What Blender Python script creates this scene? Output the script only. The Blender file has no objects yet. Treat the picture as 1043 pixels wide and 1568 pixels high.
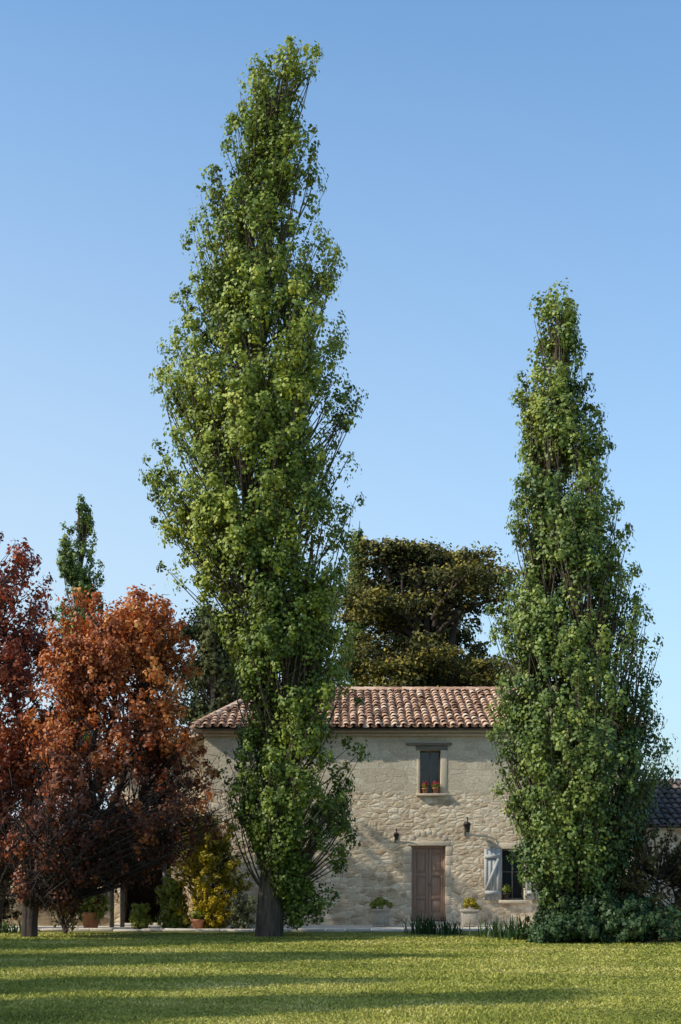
import bpy, math, random
import numpy as np
from mathutils import Vector
random.seed(5)
F=2280.; CX=521.5; HY=1325.; EYE=1.6
def PX(px,d): return (px-CX)/F*d
def PZ(py,d): return EYE+(HY-py)/F*d
sc=bpy.context.scene
col=sc.collection

# ---------------------------------------------------------------- node helpers
def new_mat(name):
    m=bpy.data.materials.new(name); m.use_nodes=True
    nt=m.node_tree; nt.nodes.clear()
    out=nt.nodes.new('ShaderNodeOutputMaterial')
    return m,nt,out
def N(nt,t,**kw):
    n=nt.nodes.new(t)
    for k,v in kw.items(): setattr(n,k,v)
    return n
def ramp(nt,stops):
    r=N(nt,'ShaderNodeValToRGB'); e=r.color_ramp.elements
    while len(e)>1: e.remove(e[-1])
    e[0].position=stops[0][0]; e[0].color=(*stops[0][1],1)
    for p,c in stops[1:]:
        x=e.new(p); x.color=(*c,1)
    return r
def noise(nt,vec,scale,detail=4,rough=.6):
    n=N(nt,'ShaderNodeTexNoise'); n.inputs['Scale'].default_value=scale
    n.inputs['Detail'].default_value=detail; n.inputs['Roughness'].default_value=rough
    if vec is not None: nt.links.new(vec,n.inputs['Vector'])
    return n
def mixc(nt,fac,a,b,mode='MIX'):
    m=N(nt,'ShaderNodeMix',data_type='RGBA',blend_type=mode)
    for s,v in ((m.inputs[0],fac),(m.inputs[6],a),(m.inputs[7],b)):
        if hasattr(v,'is_output'): nt.links.new(v,s)
        elif isinstance(v,(int,float)): s.default_value=v
        else: s.default_value=(*v,1)
    return m.outputs[2]
def math_n(nt,op,a,b=0.0,clamp=False):
    m=N(nt,'ShaderNodeMath',operation=op,use_clamp=clamp)
    for s,v in ((m.inputs[0],a),(m.inputs[1],b)):
        if hasattr(v,'is_output'): nt.links.new(v,s)
        else: s.default_value=v
    return m.outputs[0]

def leaf_mat(name,stops,trans_tint=(1.3,1.2,.6),tfac=.3,rough=.5,spec=.3):
    m,nt,out=new_mat(name)
    a=N(nt,'ShaderNodeAttribute',attribute_name='tone')
    r=ramp(nt,stops); nt.links.new(a.outputs['Fac'],r.inputs[0])
    p=N(nt,'ShaderNodeBsdfPrincipled'); p.inputs['Roughness'].default_value=rough
    p.inputs['Specular IOR Level'].default_value=spec
    nt.links.new(r.outputs[0],p.inputs['Base Color'])
    t=N(nt,'ShaderNodeBsdfTranslucent')
    nt.links.new(mixc(nt,1.0,r.outputs[0],trans_tint,'MULTIPLY'),t.inputs['Color'])
    mx=N(nt,'ShaderNodeMixShader'); mx.inputs[0].default_value=tfac
    nt.links.new(p.outputs[0],mx.inputs[1]); nt.links.new(t.outputs[0],mx.inputs[2])
    nt.links.new(mx.outputs[0],out.inputs[0])
    return m
def simple_mat(name,c1,c2,scale=8,rough=.8,bump=.3,stretch=(1,1,1),metal=0,spec=.3):
    m,nt,out=new_mat(name)
    tc=N(nt,'ShaderNodeTexCoord'); mp=N(nt,'ShaderNodeMapping'); mp.inputs['Scale'].default_value=stretch
    nt.links.new(tc.outputs['Object'],mp.inputs[0])
    n=noise(nt,mp.outputs[0],scale,6,.65)
    r=ramp(nt,[(.3,c1),(.7,c2)]); nt.links.new(n.outputs[0],r.inputs[0])
    p=N(nt,'ShaderNodeBsdfPrincipled'); p.inputs['Roughness'].default_value=rough
    p.inputs['Metallic'].default_value=metal; p.inputs['Specular IOR Level'].default_value=spec
    nt.links.new(r.outputs[0],p.inputs['Base Color'])
    b=N(nt,'ShaderNodeBump'); b.inputs['Strength'].default_value=bump; b.inputs['Distance'].default_value=.02
    nt.links.new(n.outputs[0],b.inputs['Height']); nt.links.new(b.outputs[0],p.inputs['Normal'])
    nt.links.new(p.outputs[0],out.inputs[0])
    return m
def tone_mat(name,stops,scale=12,rough=.85,bump=.4):
    m,nt,out=new_mat(name)
    a=N(nt,'ShaderNodeAttribute',attribute_name='tone')
    tc=N(nt,'ShaderNodeTexCoord'); n=noise(nt,tc.outputs['Object'],scale,5,.65)
    f=math_n(nt,'ADD',a.outputs['Fac'],math_n(nt,'MULTIPLY',math_n(nt,'SUBTRACT',n.outputs[0],.5),1.0))
    r=ramp(nt,stops); nt.links.new(f,r.inputs[0])
    p=N(nt,'ShaderNodeBsdfPrincipled'); p.inputs['Roughness'].default_value=rough
    p.inputs['Specular IOR Level'].default_value=.2
    nt.links.new(r.outputs[0],p.inputs['Base Color'])
    b=N(nt,'ShaderNodeBump'); b.inputs['Strength'].default_value=bump; b.inputs['Distance'].default_value=.02
    nt.links.new(n.outputs[0],b.inputs['Height']); nt.links.new(b.outputs[0],p.inputs['Normal'])
    nt.links.new(p.outputs[0],out.inputs[0])
    return m

# ---------------------------------------------------------------- mesh helpers
def mesh_np(name,V,Fc,k,mat,tone=None,smooth=False):
    V=np.asarray(V,dtype=np.float32); Fc=np.asarray(Fc,dtype=np.int32)
    me=bpy.data.meshes.new(name)
    me.vertices.add(len(V)); me.vertices.foreach_set('co',V.ravel())
    nf=len(Fc)
    me.loops.add(nf*k); me.loops.foreach_set('vertex_index',Fc.ravel())
    me.polygons.add(nf); me.polygons.foreach_set('loop_start',np.arange(0,nf*k,k,dtype=np.int32))
    if smooth: me.polygons.foreach_set('use_smooth',np.ones(nf,dtype=bool))
    if tone is not None:
        at=me.attributes.new('tone','FLOAT','FACE'); at.data.foreach_set('value',np.asarray(tone,dtype=np.float32))
    me.materials.append(mat); me.update(calc_edges=True); me.validate()
    return me
def obj(name,me,parent=None,loc=(0,0,0)):
    o=bpy.data.objects.new(name,me); col.objects.link(o); o.location=loc
    if parent: o.parent=parent
    return o
def empty(name,loc=(0,0,0)):
    o=bpy.data.objects.new(name,None); col.objects.link(o); o.location=loc; return o

class Tubes:
    def __init__(s): s.V=[];s.F=[];s.n=0
    def add(s,pts,rad,sides=5):
        pts=np.asarray(pts,float); m=len(pts)
        T=np.gradient(pts,axis=0); T/=np.linalg.norm(T,axis=1,keepdims=True)+1e-9
        ref=np.array([0.31,.95,.05]) if abs(T[:,1]).mean()<.8 else np.array([1.,0,0])
        A=np.cross(T,ref); A/=np.linalg.norm(A,axis=1,keepdims=True)+1e-9
        B=np.cross(T,A)
        an=np.arange(sides)*2*math.pi/sides
        ring=(pts[:,None,:]+np.asarray(rad)[:,None,None]*(A[:,None,:]*np.cos(an)[None,:,None]+B[:,None,:]*np.sin(an)[None,:,None]))
        s.V.append(ring.reshape(-1,3))
        i=np.arange(m-1)[:,None]*sides; j=np.arange(sides)[None,:]; j2=(j+1)%sides
        f=np.stack([i+j,i+j2,i+sides+j2,i+sides+j],-1).reshape(-1,4)+s.n
        s.F.append(f); s.n+=m*sides
    def mesh(s,name,mat): return mesh_np(name,np.concatenate(s.V),np.concatenate(s.F),4,mat,smooth=True)

def leaves_mesh(name,C,Nn,S,tone,mat,rng,asp=.4):
    n=len(C)
    Rn=rng.normal(size=(n,3)); U=np.cross(Nn,Rn); U/=np.linalg.norm(U,axis=1,keepdims=True)+1e-9
    W=np.cross(Nn,U); S=S[:,None]
    V=np.stack([C-W*S*.5,C+U*S*asp-W*S*.08,C+W*S*.5,C-U*S*asp-W*S*.08],1).reshape(-1,3)
    Fc=np.arange(n*4).reshape(-1,4)
    return mesh_np(name,V,Fc,4,mat,tone)

class Boxes:
    def __init__(s): s.V=[];s.F=[];s.T=[];s.n=0
    def box(s,x0,x1,y0,y1,z0,z1,tone=.5,jit=0):
        v=np.array([[x,y,z] for z in (z0,z1) for y in (y0,y1) for x in (x0,x1)],float)
        if jit: v+=np.random.default_rng(s.n+11).uniform(-jit,jit,v.shape)
        f=np.array([[0,2,3,1],[4,5,7,6],[0,1,5,4],[2,6,7,3],[0,4,6,2],[1,3,7,5]])+s.n
        s.V.append(v);s.F.append(f);s.T+= [tone]*6;s.n+=8
    def quad(s,a,b,c,d,tone=.5):
        s.V.append(np.array([a,b,c,d],float)); s.F.append(np.array([[0,1,2,3]])+s.n); s.T.append(tone); s.n+=4
    def beam(s,p,q,w,t,y,tone=.5):
        p=np.array(p,float);q=np.array(q,float);d=(q-p)/np.linalg.norm(q-p);nn=np.array([-d[1],d[0]])*w/2
        c=[p-nn,q-nn,q+nn,p+nn]
        v=np.array([[a[0],yy,a[1]] for yy in (y-t,y) for a in c],float)
        f=np.array([[0,1,2,3],[7,6,5,4],[0,4,5,1],[1,5,6,2],[2,6,7,3],[3,7,4,0]])+s.n
        s.V.append(v);s.F.append(f);s.T+=[tone]*6;s.n+=8
    def mesh(s,name,mat): return mesh_np(name,np.concatenate(s.V),np.concatenate(s.F),4,mat,s.T)
def bevel(o,w=.008,seg=2):
    m=o.modifiers.new('Bevel','BEVEL'); m.width=w; m.segments=seg; m.limit_method='ANGLE'

def lathe(name,prof,mat,parent,loc=(0,0,0),seg=24):
    V=[];Fc=[]
    for r,z in prof:
        for k in range(seg):
            a=2*math.pi*k/seg; V.append((r*math.cos(a),r*math.sin(a),z))
    for i in range(len(prof)-1):
        for k in range(seg):
            k2=(k+1)%seg; Fc.append((i*seg+k,i*seg+k2,(i+1)*seg+k2,(i+1)*seg+k))
    return obj(name,mesh_np(name,V,Fc,4,mat,smooth=True),parent,loc)

# ---------------------------------------------------------------- tree generator
def fuzz(x,y,z,ph):
    return (np.sin(1.7*x+ph+1.2*np.sin(.9*z+ph))*np.sin(.55*y+2.1*ph+.4*x)*.5+
            np.sin(1.35*z+1.3*np.sin(1.5*x+ph)+.3*y)*.5*np.cos(2.6*x+.5*y+.6*z))
def lump(x,y,z,ph,k=1.):
    x,y,z=x*k,y*k,z*k
    return (np.sin(4.3*x+1.4*np.sin(1.9*z+ph)+ph)*np.sin(4.0*y+1.3*np.sin(2.1*x)+1.7*ph)+
            np.sin(3.1*z+1.5*np.sin(2.3*x+.8*y+ph))*.9+.5*np.sin(6.1*x-2.2*z+ph)*np.sin(5.3*y+2.7*z))/1.6
def make_tree(name,d,base_px,prof,leafm,barkm,seed=1,stems=((0,0,1.0,.3),),nbr=250,cl_step=.3,leaves=34,
              lsize=.1,rise=(1.2,3.4),cr=.26,gap=.38,depth=.9,zfork=.6,zblend=4.,pw=.8,tmin=.15,twig=True,
              bs=.020,elong=1.25,tone_shift=0.,lower_bare=None,fmin=.15,upb=.3,outb=.8,jit=.22,tone_z=None,twigr=.5,extra_twigs=0,
              lk=None,lth=.2,flare=.12):
    rng=np.random.default_rng(seed)
    bx=PX(base_px,d)
    P=sorted([(PZ(a,d),PX(l,d)-bx,PX(r,d)-bx) for a,l,r in prof])
    zs=np.array([p[0] for p in P]); cxs=np.array([(p[1]+p[2])/2 for p in P]); rs=np.array([(p[2]-p[1])/2 for p in P])
    cxf=lambda z:np.interp(z,zs,cxs); rf=lambda z:np.interp(z,zs,rs)
    root=empty(name,(bx,d,0))
    tb=Tubes(); ST=[]
    ztop=zs[-1]
    for (xf,yf,tf,r0) in stems:
        zt=ztop*tf-.15; t=np.linspace(0,1,18); z=zt*t
        s=np.clip(z/zblend,0,1); s=s*s*(3-2*s)
        wob=.10*np.sin(z*.9+rng.uniform(0,6))*s
        conv=1-.55*t
        x=(cxf(z)*s+xf*rf(z)*s*conv)+wob+ xf*r0*1.0*(1-s); y=yf*rf(z)*depth*s*conv+.08*np.sin(z*.8+rng.uniform(0,6))*s+yf*r0*1.0*(1-s)
        r=r0*(1-t)**.85+.014; r=r*(1+flare*np.exp(-z/.25))
        pts=np.stack([x,y,z-.05*(t==0)],1); tb.add(pts,r,10); ST.append((zt,pts,r))
    zz=rng.uniform(zs[0]+.1,ztop,nbr*6); keep=rng.uniform(0,rs.max(),nbr*6)<rf(zz)+.35; zz=zz[keep][:nbr]
    CC=[];CT=[];CO=[]
    for zt in zz:
        th=rng.uniform(0,2*math.pi); f=math.sqrt(rng.uniform(fmin,1)); R=max(rf(zt)-cr*.35,.05)
        tip=np.array([cxf(zt)+R*f*math.cos(th),R*depth*f*math.sin(th),zt])
        if fuzz(tip[0]+bx,tip[1],tip[2],seed*1.7)>gap and rng.uniform()<(.85 if f<.8 else .3): continue
        lt=lth+(.5 if zt<3.5 else 0)
        if lk and lump(tip[0],tip[1],tip[2],seed,lk)>lt and rng.uniform()<.9: continue
        rz=rng.uniform(*rise)*(0.35+.65*f)
        z0=max(zt-rz,min(zfork,zt-.2))
        best=None;bd=1e9
        for (st,pts,rr) in ST:
            if st<z0: continue
            p=np.array([np.interp(z0,pts[:,2],pts[:,0]),np.interp(z0,pts[:,2],pts[:,1]),z0])
            dd=np.hypot(*(p[:2]-tip[:2]))*rng.uniform(.7,1.3)
            if dd<bd: bd=dd;best=p;bri=np.interp(z0,pts[:,2],rr)
        if best is None:
            st,pts,rr=ST[0]; best=pts[-1].copy(); bri=.03
        L=np.linalg.norm(tip-best); m=7; t=np.linspace(0,1,m)
        pts=np.empty((m,3)); 
        for k in range(2): pts[:,k]=best[k]+(tip[k]-best[k])*t**pw+ .07*L*np.sin(t*math.pi)*rng.normal()*.5
        pts[:,2]=best[2]+(tip[2]-best[2])*t**1.15
        r=min(bri*.6,bs*(.5+.25*L))*(1-t)**.8+.006
        nc=max(3,int(L*(1-tmin)/cl_step)+1); tlast=0; nacc=0
        for k in range(nc):
            tt=tmin+(1-tmin)*(k+rng.uniform(0,1))/nc if k<nc-1 else 1.
            p=np.array([np.interp(tt,t,pts[:,0]),np.interp(tt,t,pts[:,1]),np.interp(tt,t,pts[:,2])])
            c=p+rng.normal(size=3)*jit*(1.2-.7*tt)
            dx=c[0]-cxf(c[2]); dy=c[1]/depth; q=math.hypot(dx,dy); RR=rf(c[2])
            RR=max(RR-cr*.25,.04)
            if q>RR: c[0]=cxf(c[2])+dx*RR/q; c[1]=dy*depth*RR/q
            if c[2]>ztop-.1 or c[2]<zs[0]-.1: continue
            g=fuzz(c[0]+bx,c[1],c[2],seed*1.7)
            if g>gap and rng.uniform()<(.85 if q<.72*RR else .3): continue
            if lk and lump(c[0],c[1],c[2],seed,lk)>lt and rng.uniform()<.85: continue
            tlast=max(tlast,tt); nacc+=1
            if lower_bare is not None and rng.uniform()<np.interp(c[2],lower_bare[0],lower_bare[1]):
                if twig:
                    for _ in range(1+extra_twigs):
                        e=rng.normal(size=3)*.28+np.array([0,0,.1]); tb.add(np.array([p,p+e*.5+rng.normal(size=3)*.03,p+e]),[.009,.007,.004],3)
                continue
            if twig and rng.uniform()<twigr: tb.add(np.array([p,(p+c)/2+rng.normal(size=3)*.02,c]),[.006,.005,.003],3)
            CC.append(c); CT.append(tt); CO.append([dx,dy,0])
        if nacc>=1:
            tq=t*tlast
            tb.add(np.stack([np.interp(tq,t,pts[:,k]) for k in range(3)],1),np.interp(tq,t,r)*(1-.3*t),5)
    CC=np.array(CC);CT=np.array(CT);CO=np.array(CO); CO/=np.maximum(np.linalg.norm(CO,axis=1,keepdims=True),.5*rs.max())+1e-6
    nC=len(CC)
    cnt=np.clip(rng.normal(leaves,leaves*.3,nC),5,None).astype(int)
    idx=np.repeat(np.arange(nC),cnt); n=len(idx)
    D=rng.normal(size=(n,3)); D/=np.linalg.norm(D,axis=1,keepdims=True)
    rr=(cr*rng.uniform(.6,1.25,nC)*(1.15-.45*CT))[idx]*rng.uniform(0,1,n)**.5
    off=D*rr[:,None]; off[:,2]*=elong
    C=CC[idx]+off
    Nn=D*1.0+CO[idx]*outb+rng.normal(size=(n,3))*.4+np.array([0,0,upb]); Nn/=np.linalg.norm(Nn,axis=1,keepdims=True)
    big=fuzz(CC[:,0]*.8,CC[:,1],CC[:,2]*.8,seed+3.3)
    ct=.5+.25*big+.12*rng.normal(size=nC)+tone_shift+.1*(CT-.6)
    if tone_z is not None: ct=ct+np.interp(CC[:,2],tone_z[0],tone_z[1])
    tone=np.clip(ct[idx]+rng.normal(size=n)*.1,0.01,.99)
    S=lsize*rng.uniform(.6,1.25,n)
    obj('trunk_and_branches',tb.mesh(name+'_wood',barkm),root)
    obj('foliage',leaves_mesh(name+'_leaves',C,Nn,S,tone,leafm,rng),root)
    return root
def dup_tree(src,name,loc,s,rz,sz=None):
    e=empty(name,loc); e.scale=(s,s,sz or s); e.rotation_euler=(0,0,rz)
    for c in src.children:
        o=bpy.data.objects.new(c.name.split('.')[0],c.data); col.objects.link(o); o.parent=e
    return e

# ---------------------------------------------------------------- materials
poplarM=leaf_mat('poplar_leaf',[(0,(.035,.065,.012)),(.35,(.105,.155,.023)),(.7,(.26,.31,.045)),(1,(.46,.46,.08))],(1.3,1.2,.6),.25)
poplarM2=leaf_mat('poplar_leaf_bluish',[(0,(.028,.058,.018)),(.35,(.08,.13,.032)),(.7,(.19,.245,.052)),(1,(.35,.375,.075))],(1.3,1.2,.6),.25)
copperM=leaf_mat('copper_leaf',[(0,(.06,.02,.015)),(.35,(.16,.05,.025)),(.62,(.37,.115,.038)),(.85,(.54,.21,.06)),(1,(.58,.29,.09))],(1.35,.8,.5),.3)
maroonM=leaf_mat('maroon_leaf',[(0,(.04,.016,.016)),(.4,(.13,.036,.025)),(.75,(.35,.10,.04)),(1,(.48,.17,.055))],(1.3,.65,.5),.28)
cedarM=leaf_mat('cedar_needles',[(0,(.014,.020,.009)),(.4,(.06,.06,.018)),(.7,(.20,.165,.034)),(1,(.38,.28,.05))],(1.1,1,.6),.08,.7,.12)
darkM=leaf_mat('dark_evergreen',[(0,(.012,.018,.010)),(.5,(.035,.045,.017)),(1,(.09,.09,.028))],(1,1,.6),.1,.7,.12)
yellowM=leaf_mat('yellow_shrub_leaf',[(0,(.09,.09,.012)),(.4,(.25,.22,.018)),(.75,(.45,.36,.025)),(1,(.6,.46,.03))],(1.3,1.1,.4),.35)
flowerYM=leaf_mat('yellow_flower',[(0,(.35,.27,.01)),(1,(.75,.55,.02))],(1.2,1.1,.4),.3)
greyM=leaf_mat('grey_green_leaf',[(0,(.06,.075,.035)),(1,(.24,.27,.13))],(1.1,1.1,.6),.2)
limeM=leaf_mat('lime_leaf',[(0,(.08,.12,.02)),(1,(.34,.37,.05))])
brownM=leaf_mat('bronze_shrub_leaf',[(0,(.025,.028,.012)),(.5,(.075,.068,.022)),(1,(.21,.15,.04))],(1.2,1,.5),.25)
irisM=leaf_mat('strap_leaf',[(0,(.018,.04,.014)),(.6,(.045,.085,.028)),(1,(.09,.14,.045))],(1,1.2,.6),.2,.5,.25)
redflM=leaf_mat('geranium_flower',[(0,(.25,.02,.03)),(1,(.6,.06,.12))],(1.2,.6,.6),.3)
barkM=simple_mat('poplar_bark',(.03,.023,.017),(.15,.115,.08),4,.95,1.0,(4,4,.45))
bark2M=simple_mat('dark_bark',(.022,.016,.015),(.085,.06,.05),6,.95,.8,(3,3,.8))

# ---------------------------------------------------------------- trees
ptopro=[(50,446,466),(70,428,489),(90,384,496),(130,364,506),(200,329,508),(250,310,508),(300,292,504),(350,284,526),(400,276,534),
 (450,250,518),(480,252,546),(510,242,580),(545,234,585),(580,228,550),(620,231,560),(660,231,576),(700,200,574),(750,194,554),(800,230,564),(850,233,553),(900,258,556),
 (930,288,556),(960,326,562),(1000,340,562),(1050,348,572),(1100,343,576),(1150,334,572),(1200,330,566),(1240,352,562),(1280,382,552),(1320,402,542),(1360,425,530),(1405,442,498)]
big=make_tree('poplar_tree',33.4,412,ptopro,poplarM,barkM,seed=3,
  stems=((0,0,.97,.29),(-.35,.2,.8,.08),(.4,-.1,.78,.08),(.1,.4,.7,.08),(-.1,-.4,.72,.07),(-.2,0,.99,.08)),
  nbr=1400,leaves=37,lsize=.088,zfork=.9,zblend=8,gap=.44,cr=.26,cl_step=.34,fmin=.2,twigr=.12,lk=.8,lth=.38,jit=.19,outb=1.0,tone_z=([2,5,9],[-.22,-.12,.02]))  # low leaves toned darker to paint shade into the lower crown
rprof=[(425,843,866),(450,818,886),(500,808,900),(550,794,894),(600,787,924),(650,781,936),(700,781,950),(750,764,960),(800,757,967),
 (850,771,980),(900,754,990),(950,740,1006),(1000,744,1022),(1050,751,1020),(1100,744,1034),(1150,734,1046),(1200,752,1040),(1250,760,1005),(1300,768,975),(1350,790,945),(1395,835,925)]
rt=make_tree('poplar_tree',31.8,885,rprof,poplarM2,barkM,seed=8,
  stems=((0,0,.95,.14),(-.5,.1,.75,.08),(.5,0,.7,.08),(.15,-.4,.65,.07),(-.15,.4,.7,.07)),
  nbr=950,leaves=34,lsize=.085,zfork=.6,zblend=3.5,gap=.44,cr=.25,cl_step=.32,fmin=.2,twigr=.12,lk=.85,lth=.38,jit=.18,outb=1.0,tone_z=([1,4,8],[-.2,-.1,.03]))  # leaf tone drops towards the foot, standing in for shade there
# left copper trees
aprof=[(820,-30,48),(850,-85,66),(880,-110,84),(930,-130,100),(1000,-140,115),(1080,-140,120),(1150,-130,125),(1230,-120,130),(1300,-80,120)]
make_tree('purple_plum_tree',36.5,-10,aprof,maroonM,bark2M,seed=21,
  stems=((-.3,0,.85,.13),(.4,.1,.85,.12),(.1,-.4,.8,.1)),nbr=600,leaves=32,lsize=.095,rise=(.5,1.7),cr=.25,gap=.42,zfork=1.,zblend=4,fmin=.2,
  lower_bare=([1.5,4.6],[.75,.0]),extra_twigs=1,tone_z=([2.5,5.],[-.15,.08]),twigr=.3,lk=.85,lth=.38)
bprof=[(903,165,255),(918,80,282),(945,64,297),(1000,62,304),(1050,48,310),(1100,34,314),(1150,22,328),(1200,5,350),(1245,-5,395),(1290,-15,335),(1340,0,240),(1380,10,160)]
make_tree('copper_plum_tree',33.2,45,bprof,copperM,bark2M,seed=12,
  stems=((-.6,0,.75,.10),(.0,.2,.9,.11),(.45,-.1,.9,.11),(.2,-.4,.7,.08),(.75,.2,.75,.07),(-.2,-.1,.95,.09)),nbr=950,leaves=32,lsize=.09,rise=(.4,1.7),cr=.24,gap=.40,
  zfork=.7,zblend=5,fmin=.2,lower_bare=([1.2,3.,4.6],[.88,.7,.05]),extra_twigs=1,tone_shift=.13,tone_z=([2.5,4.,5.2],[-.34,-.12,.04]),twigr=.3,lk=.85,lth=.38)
dp=[(755,118,128),(790,98,142),(830,88,150),(870,82,158),(920,78,160),(1000,80,162),(1150,83,157)]
make_tree('distant_poplar_tree',72,120,dp,poplarM2,barkM,seed=31,nbr=260,leaves=30,lsize=.14,cr=.28,gap=.5,zblend=3,twig=False,lk=.6,lth=.45,tone_shift=-.05)
dp2=[(793,545,552),(830,536,558),(870,530,565),(1000,520,570),(1100,525,565)]
make_tree('distant_poplar_tree',80,548,dp2,poplarM2,barkM,seed=33,nbr=110,leaves=30,lsize=.17,cr=.32,gap=.6,zblend=3,twig=False)

# cedars ----------------------------------------------------------------
def cedar(name,d,base_px,prof,mat,seed,npads=120,prad=(.7,1.7),step=1.2,rvar=(.72,1.06)):
    rng=np.random.default_rng(seed); bx=PX(base_px,d)
    P=sorted([(PZ(a,d),PX(l,d)-bx,PX(r,d)-bx) for a,l,r in prof])
    zs=np.array([p[0] for p in P]); cxs=np.array([(p[1]+p[2])/2 for p in P]); rs=np.array([(p[2]-p[1])/2 for p in P])
    root=empty(name,(bx,d,0)); tb=Tubes()
    zt=zs[-1]; 
    for xf in (-.25,0.,.3):
        t=np.linspace(0,1,10); z=t*(zt-1.2); tb.add(np.stack([xf*rs.max()*t**1.5+np.interp(z,zs,cxs)*t,0*t,z],1),.5*(1-t)+.05,8)
    C=[];NN=[];T=[]
    k=0
    while k<npads:
        zp0=zs[0]+(zt-zs[0])*rng.uniform()**.8; th0=rng.uniform(0,2*math.pi); nsub=rng.integers(2,6)
        rise_=rng.uniform(.0,.22)
        for j in range(nsub):
            k+=1
            th=th0+rng.normal()*.28; f=(.35+.65*(j+1)/nsub)*rng.uniform(.85,1.05)
            zp=min(zp0+rise_*j+rng.normal()*.16,zt-rng.uniform(0,.2))
            cx=np.interp(zp,zs,cxs); R=np.interp(zp,zs,rs)*rng.uniform(*rvar)
            pr=min(rng.uniform(*prad),max(R*.6,.6))*(1.1-.3*f)
            px_=cx+max(R-pr*.6,0)*f*math.cos(th); py_=max(R-pr*.6,0)*f*math.sin(th)
            p0=np.array([cx*.8+.4*math.cos(th),.4*math.sin(th),zp-rng.uniform(.6,1.8)]); p1=np.array([px_,py_,zp-.12])
            t=np.linspace(0,1,6)[:,None]; pts=p0+(p1-p0)*t; pts[:,2]=p0[2]+(p1[2]-p0[2])*t[:,0]**.6
            tb.add(pts,.10*(1-t[:,0])+.03,5)
            nt_=int(8+8*pr*pr)
            a=rng.uniform(0,2*math.pi,nt_); q=np.sqrt(rng.uniform(0,1,nt_))*pr
            lob=1+.4*np.sin(3*a+rng.uniform(0,6)); tilt=rng.normal(size=2)*.12
            ox=q*np.cos(a)*lob; oy=q*np.sin(a)*lob*.9
            dome=rng.uniform(.05,.3)
            tx=px_+ox; ty=py_+oy; tz=zp-dome*(q/pr)**2*pr+tilt[0]*ox+tilt[1]*oy+rng.normal(size=nt_)*.09
            tz=np.minimum(tz,zt+.15)
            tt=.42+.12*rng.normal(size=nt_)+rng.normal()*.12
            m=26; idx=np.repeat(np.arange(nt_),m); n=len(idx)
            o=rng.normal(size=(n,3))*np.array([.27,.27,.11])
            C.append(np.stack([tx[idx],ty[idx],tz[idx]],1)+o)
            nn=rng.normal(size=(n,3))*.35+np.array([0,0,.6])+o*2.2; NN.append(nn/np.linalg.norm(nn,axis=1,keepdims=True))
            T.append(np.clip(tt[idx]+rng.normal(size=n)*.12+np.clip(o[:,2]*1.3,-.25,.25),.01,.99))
    C=np.concatenate(C);NN=np.concatenate(NN);T=np.concatenate(T)
    obj('trunk_and_branches',tb.mesh(name+'_wood',bark2M),root)
    obj('foliage',leaves_mesh(name+'_needles',C,NN,.17*rng.uniform(.6,1.3,len(C)),T,mat,rng,.3),root)
    return root
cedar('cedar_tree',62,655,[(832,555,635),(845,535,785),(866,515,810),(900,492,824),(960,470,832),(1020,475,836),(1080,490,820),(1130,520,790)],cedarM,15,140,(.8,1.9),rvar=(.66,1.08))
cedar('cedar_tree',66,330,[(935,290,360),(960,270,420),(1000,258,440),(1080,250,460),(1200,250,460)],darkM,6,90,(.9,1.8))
make_tree('dark_background_tree',68,650,[(915,620,690),(945,580,740),(1000,550,770),(1100,540,790),(1200,545,780)],darkM,bark2M,seed=41,nbr=140,leaves=30,lsize=.2,cr=.5,rise=(.5,2.),gap=.6,twig=False)
make_tree('dark_background_tree',47,330,[(945,310,345),(980,292,365),(1040,285,378),(1100,280,380),(1200,285,375)],darkM,bark2M,seed=43,nbr=120,leaves=28,lsize=.14,cr=.34,rise=(.5,2.),gap=.45,twig=False,tone_shift=.12)

# shrubs ----------------------------------------------------------------
def shrub(name,d,bpx,prof,mat,seed,nbr=90,leaves=30,ls=.07,**kw):
    a=dict(stems=((0,0,.6,.03),(-.4,.2,.6,.025),(.4,-.2,.6,.025)),rise=(.2,.8),cr=.14,zfork=.05,zblend=.6,bs=.012,cl_step=.17,gap=.6,jit=.1,fmin=.1)
    a.update(kw); return make_tree(name,d,bpx,prof,mat,bark2M,seed=seed,nbr=nbr,leaves=leaves,lsize=ls,**a)
shrub('yellow_shrub',37.0,325,[(1238,285,330),(1260,262,365),(1300,252,388),(1340,250,392),(1380,262,392),(1418,275,385)],yellowM,51,nbr=210,leaves=22,gap=.35,tone_shift=.0)
shrub('yellow_flower_bush',36.4,322,[(1348,305,345),(1362,294,360),(1385,292,362),(1410,300,355),(1424,305,350)],flowerYM,52,nbr=80,leaves=26,ls=.05,cr=.1)
shrub('grey_green_bush',36.4,368,[(1364,355,385),(1378,345,396),(1400,342,398),(1425,350,392)],greyM,53,nbr=80,leaves=30,ls=.04,cr=.09)
shrub('green_shrub',37.2,265,[(1335,250,280),(1360,238,295),(1395,235,300),(1422,242,295)],limeM,54,nbr=60,tone_shift=-.15)
shrub('green_shrub',36.6,215,[(1378,205,225),(1392,196,236),(1412,198,234),(1424,205,228)],limeM,62,nbr=40,ls=.05,cr=.09,tone_shift=-.05)
shrub('bronze_shrub',32.6,985,[(1262,950,1050),(1285,925,1085),(1320,905,1110),(1360,895,1120),(1400,885,1120),(1440,880,1120)],brownM,55,nbr=360,leaves=22,ls=.075,cr=.16,gap=.35,rise=(.3,1.1))
shrub('dark_shrub',31.6,920,[(1360,865,960),(1380,835,1010),(1405,800,1090),(1440,780,1120)],irisM,56,nbr=300,leaves=24,ls=.08,cr=.15,gap=.5,tone_shift=-.15)
shrub('dark_shrub',30.9,850,[(1398,830,875),(1412,800,900),(1430,785,915),(1445,780,920)],irisM,59,nbr=110,leaves=24,ls=.07,cr=.13,gap=.6,tone_shift=-.1)
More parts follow.
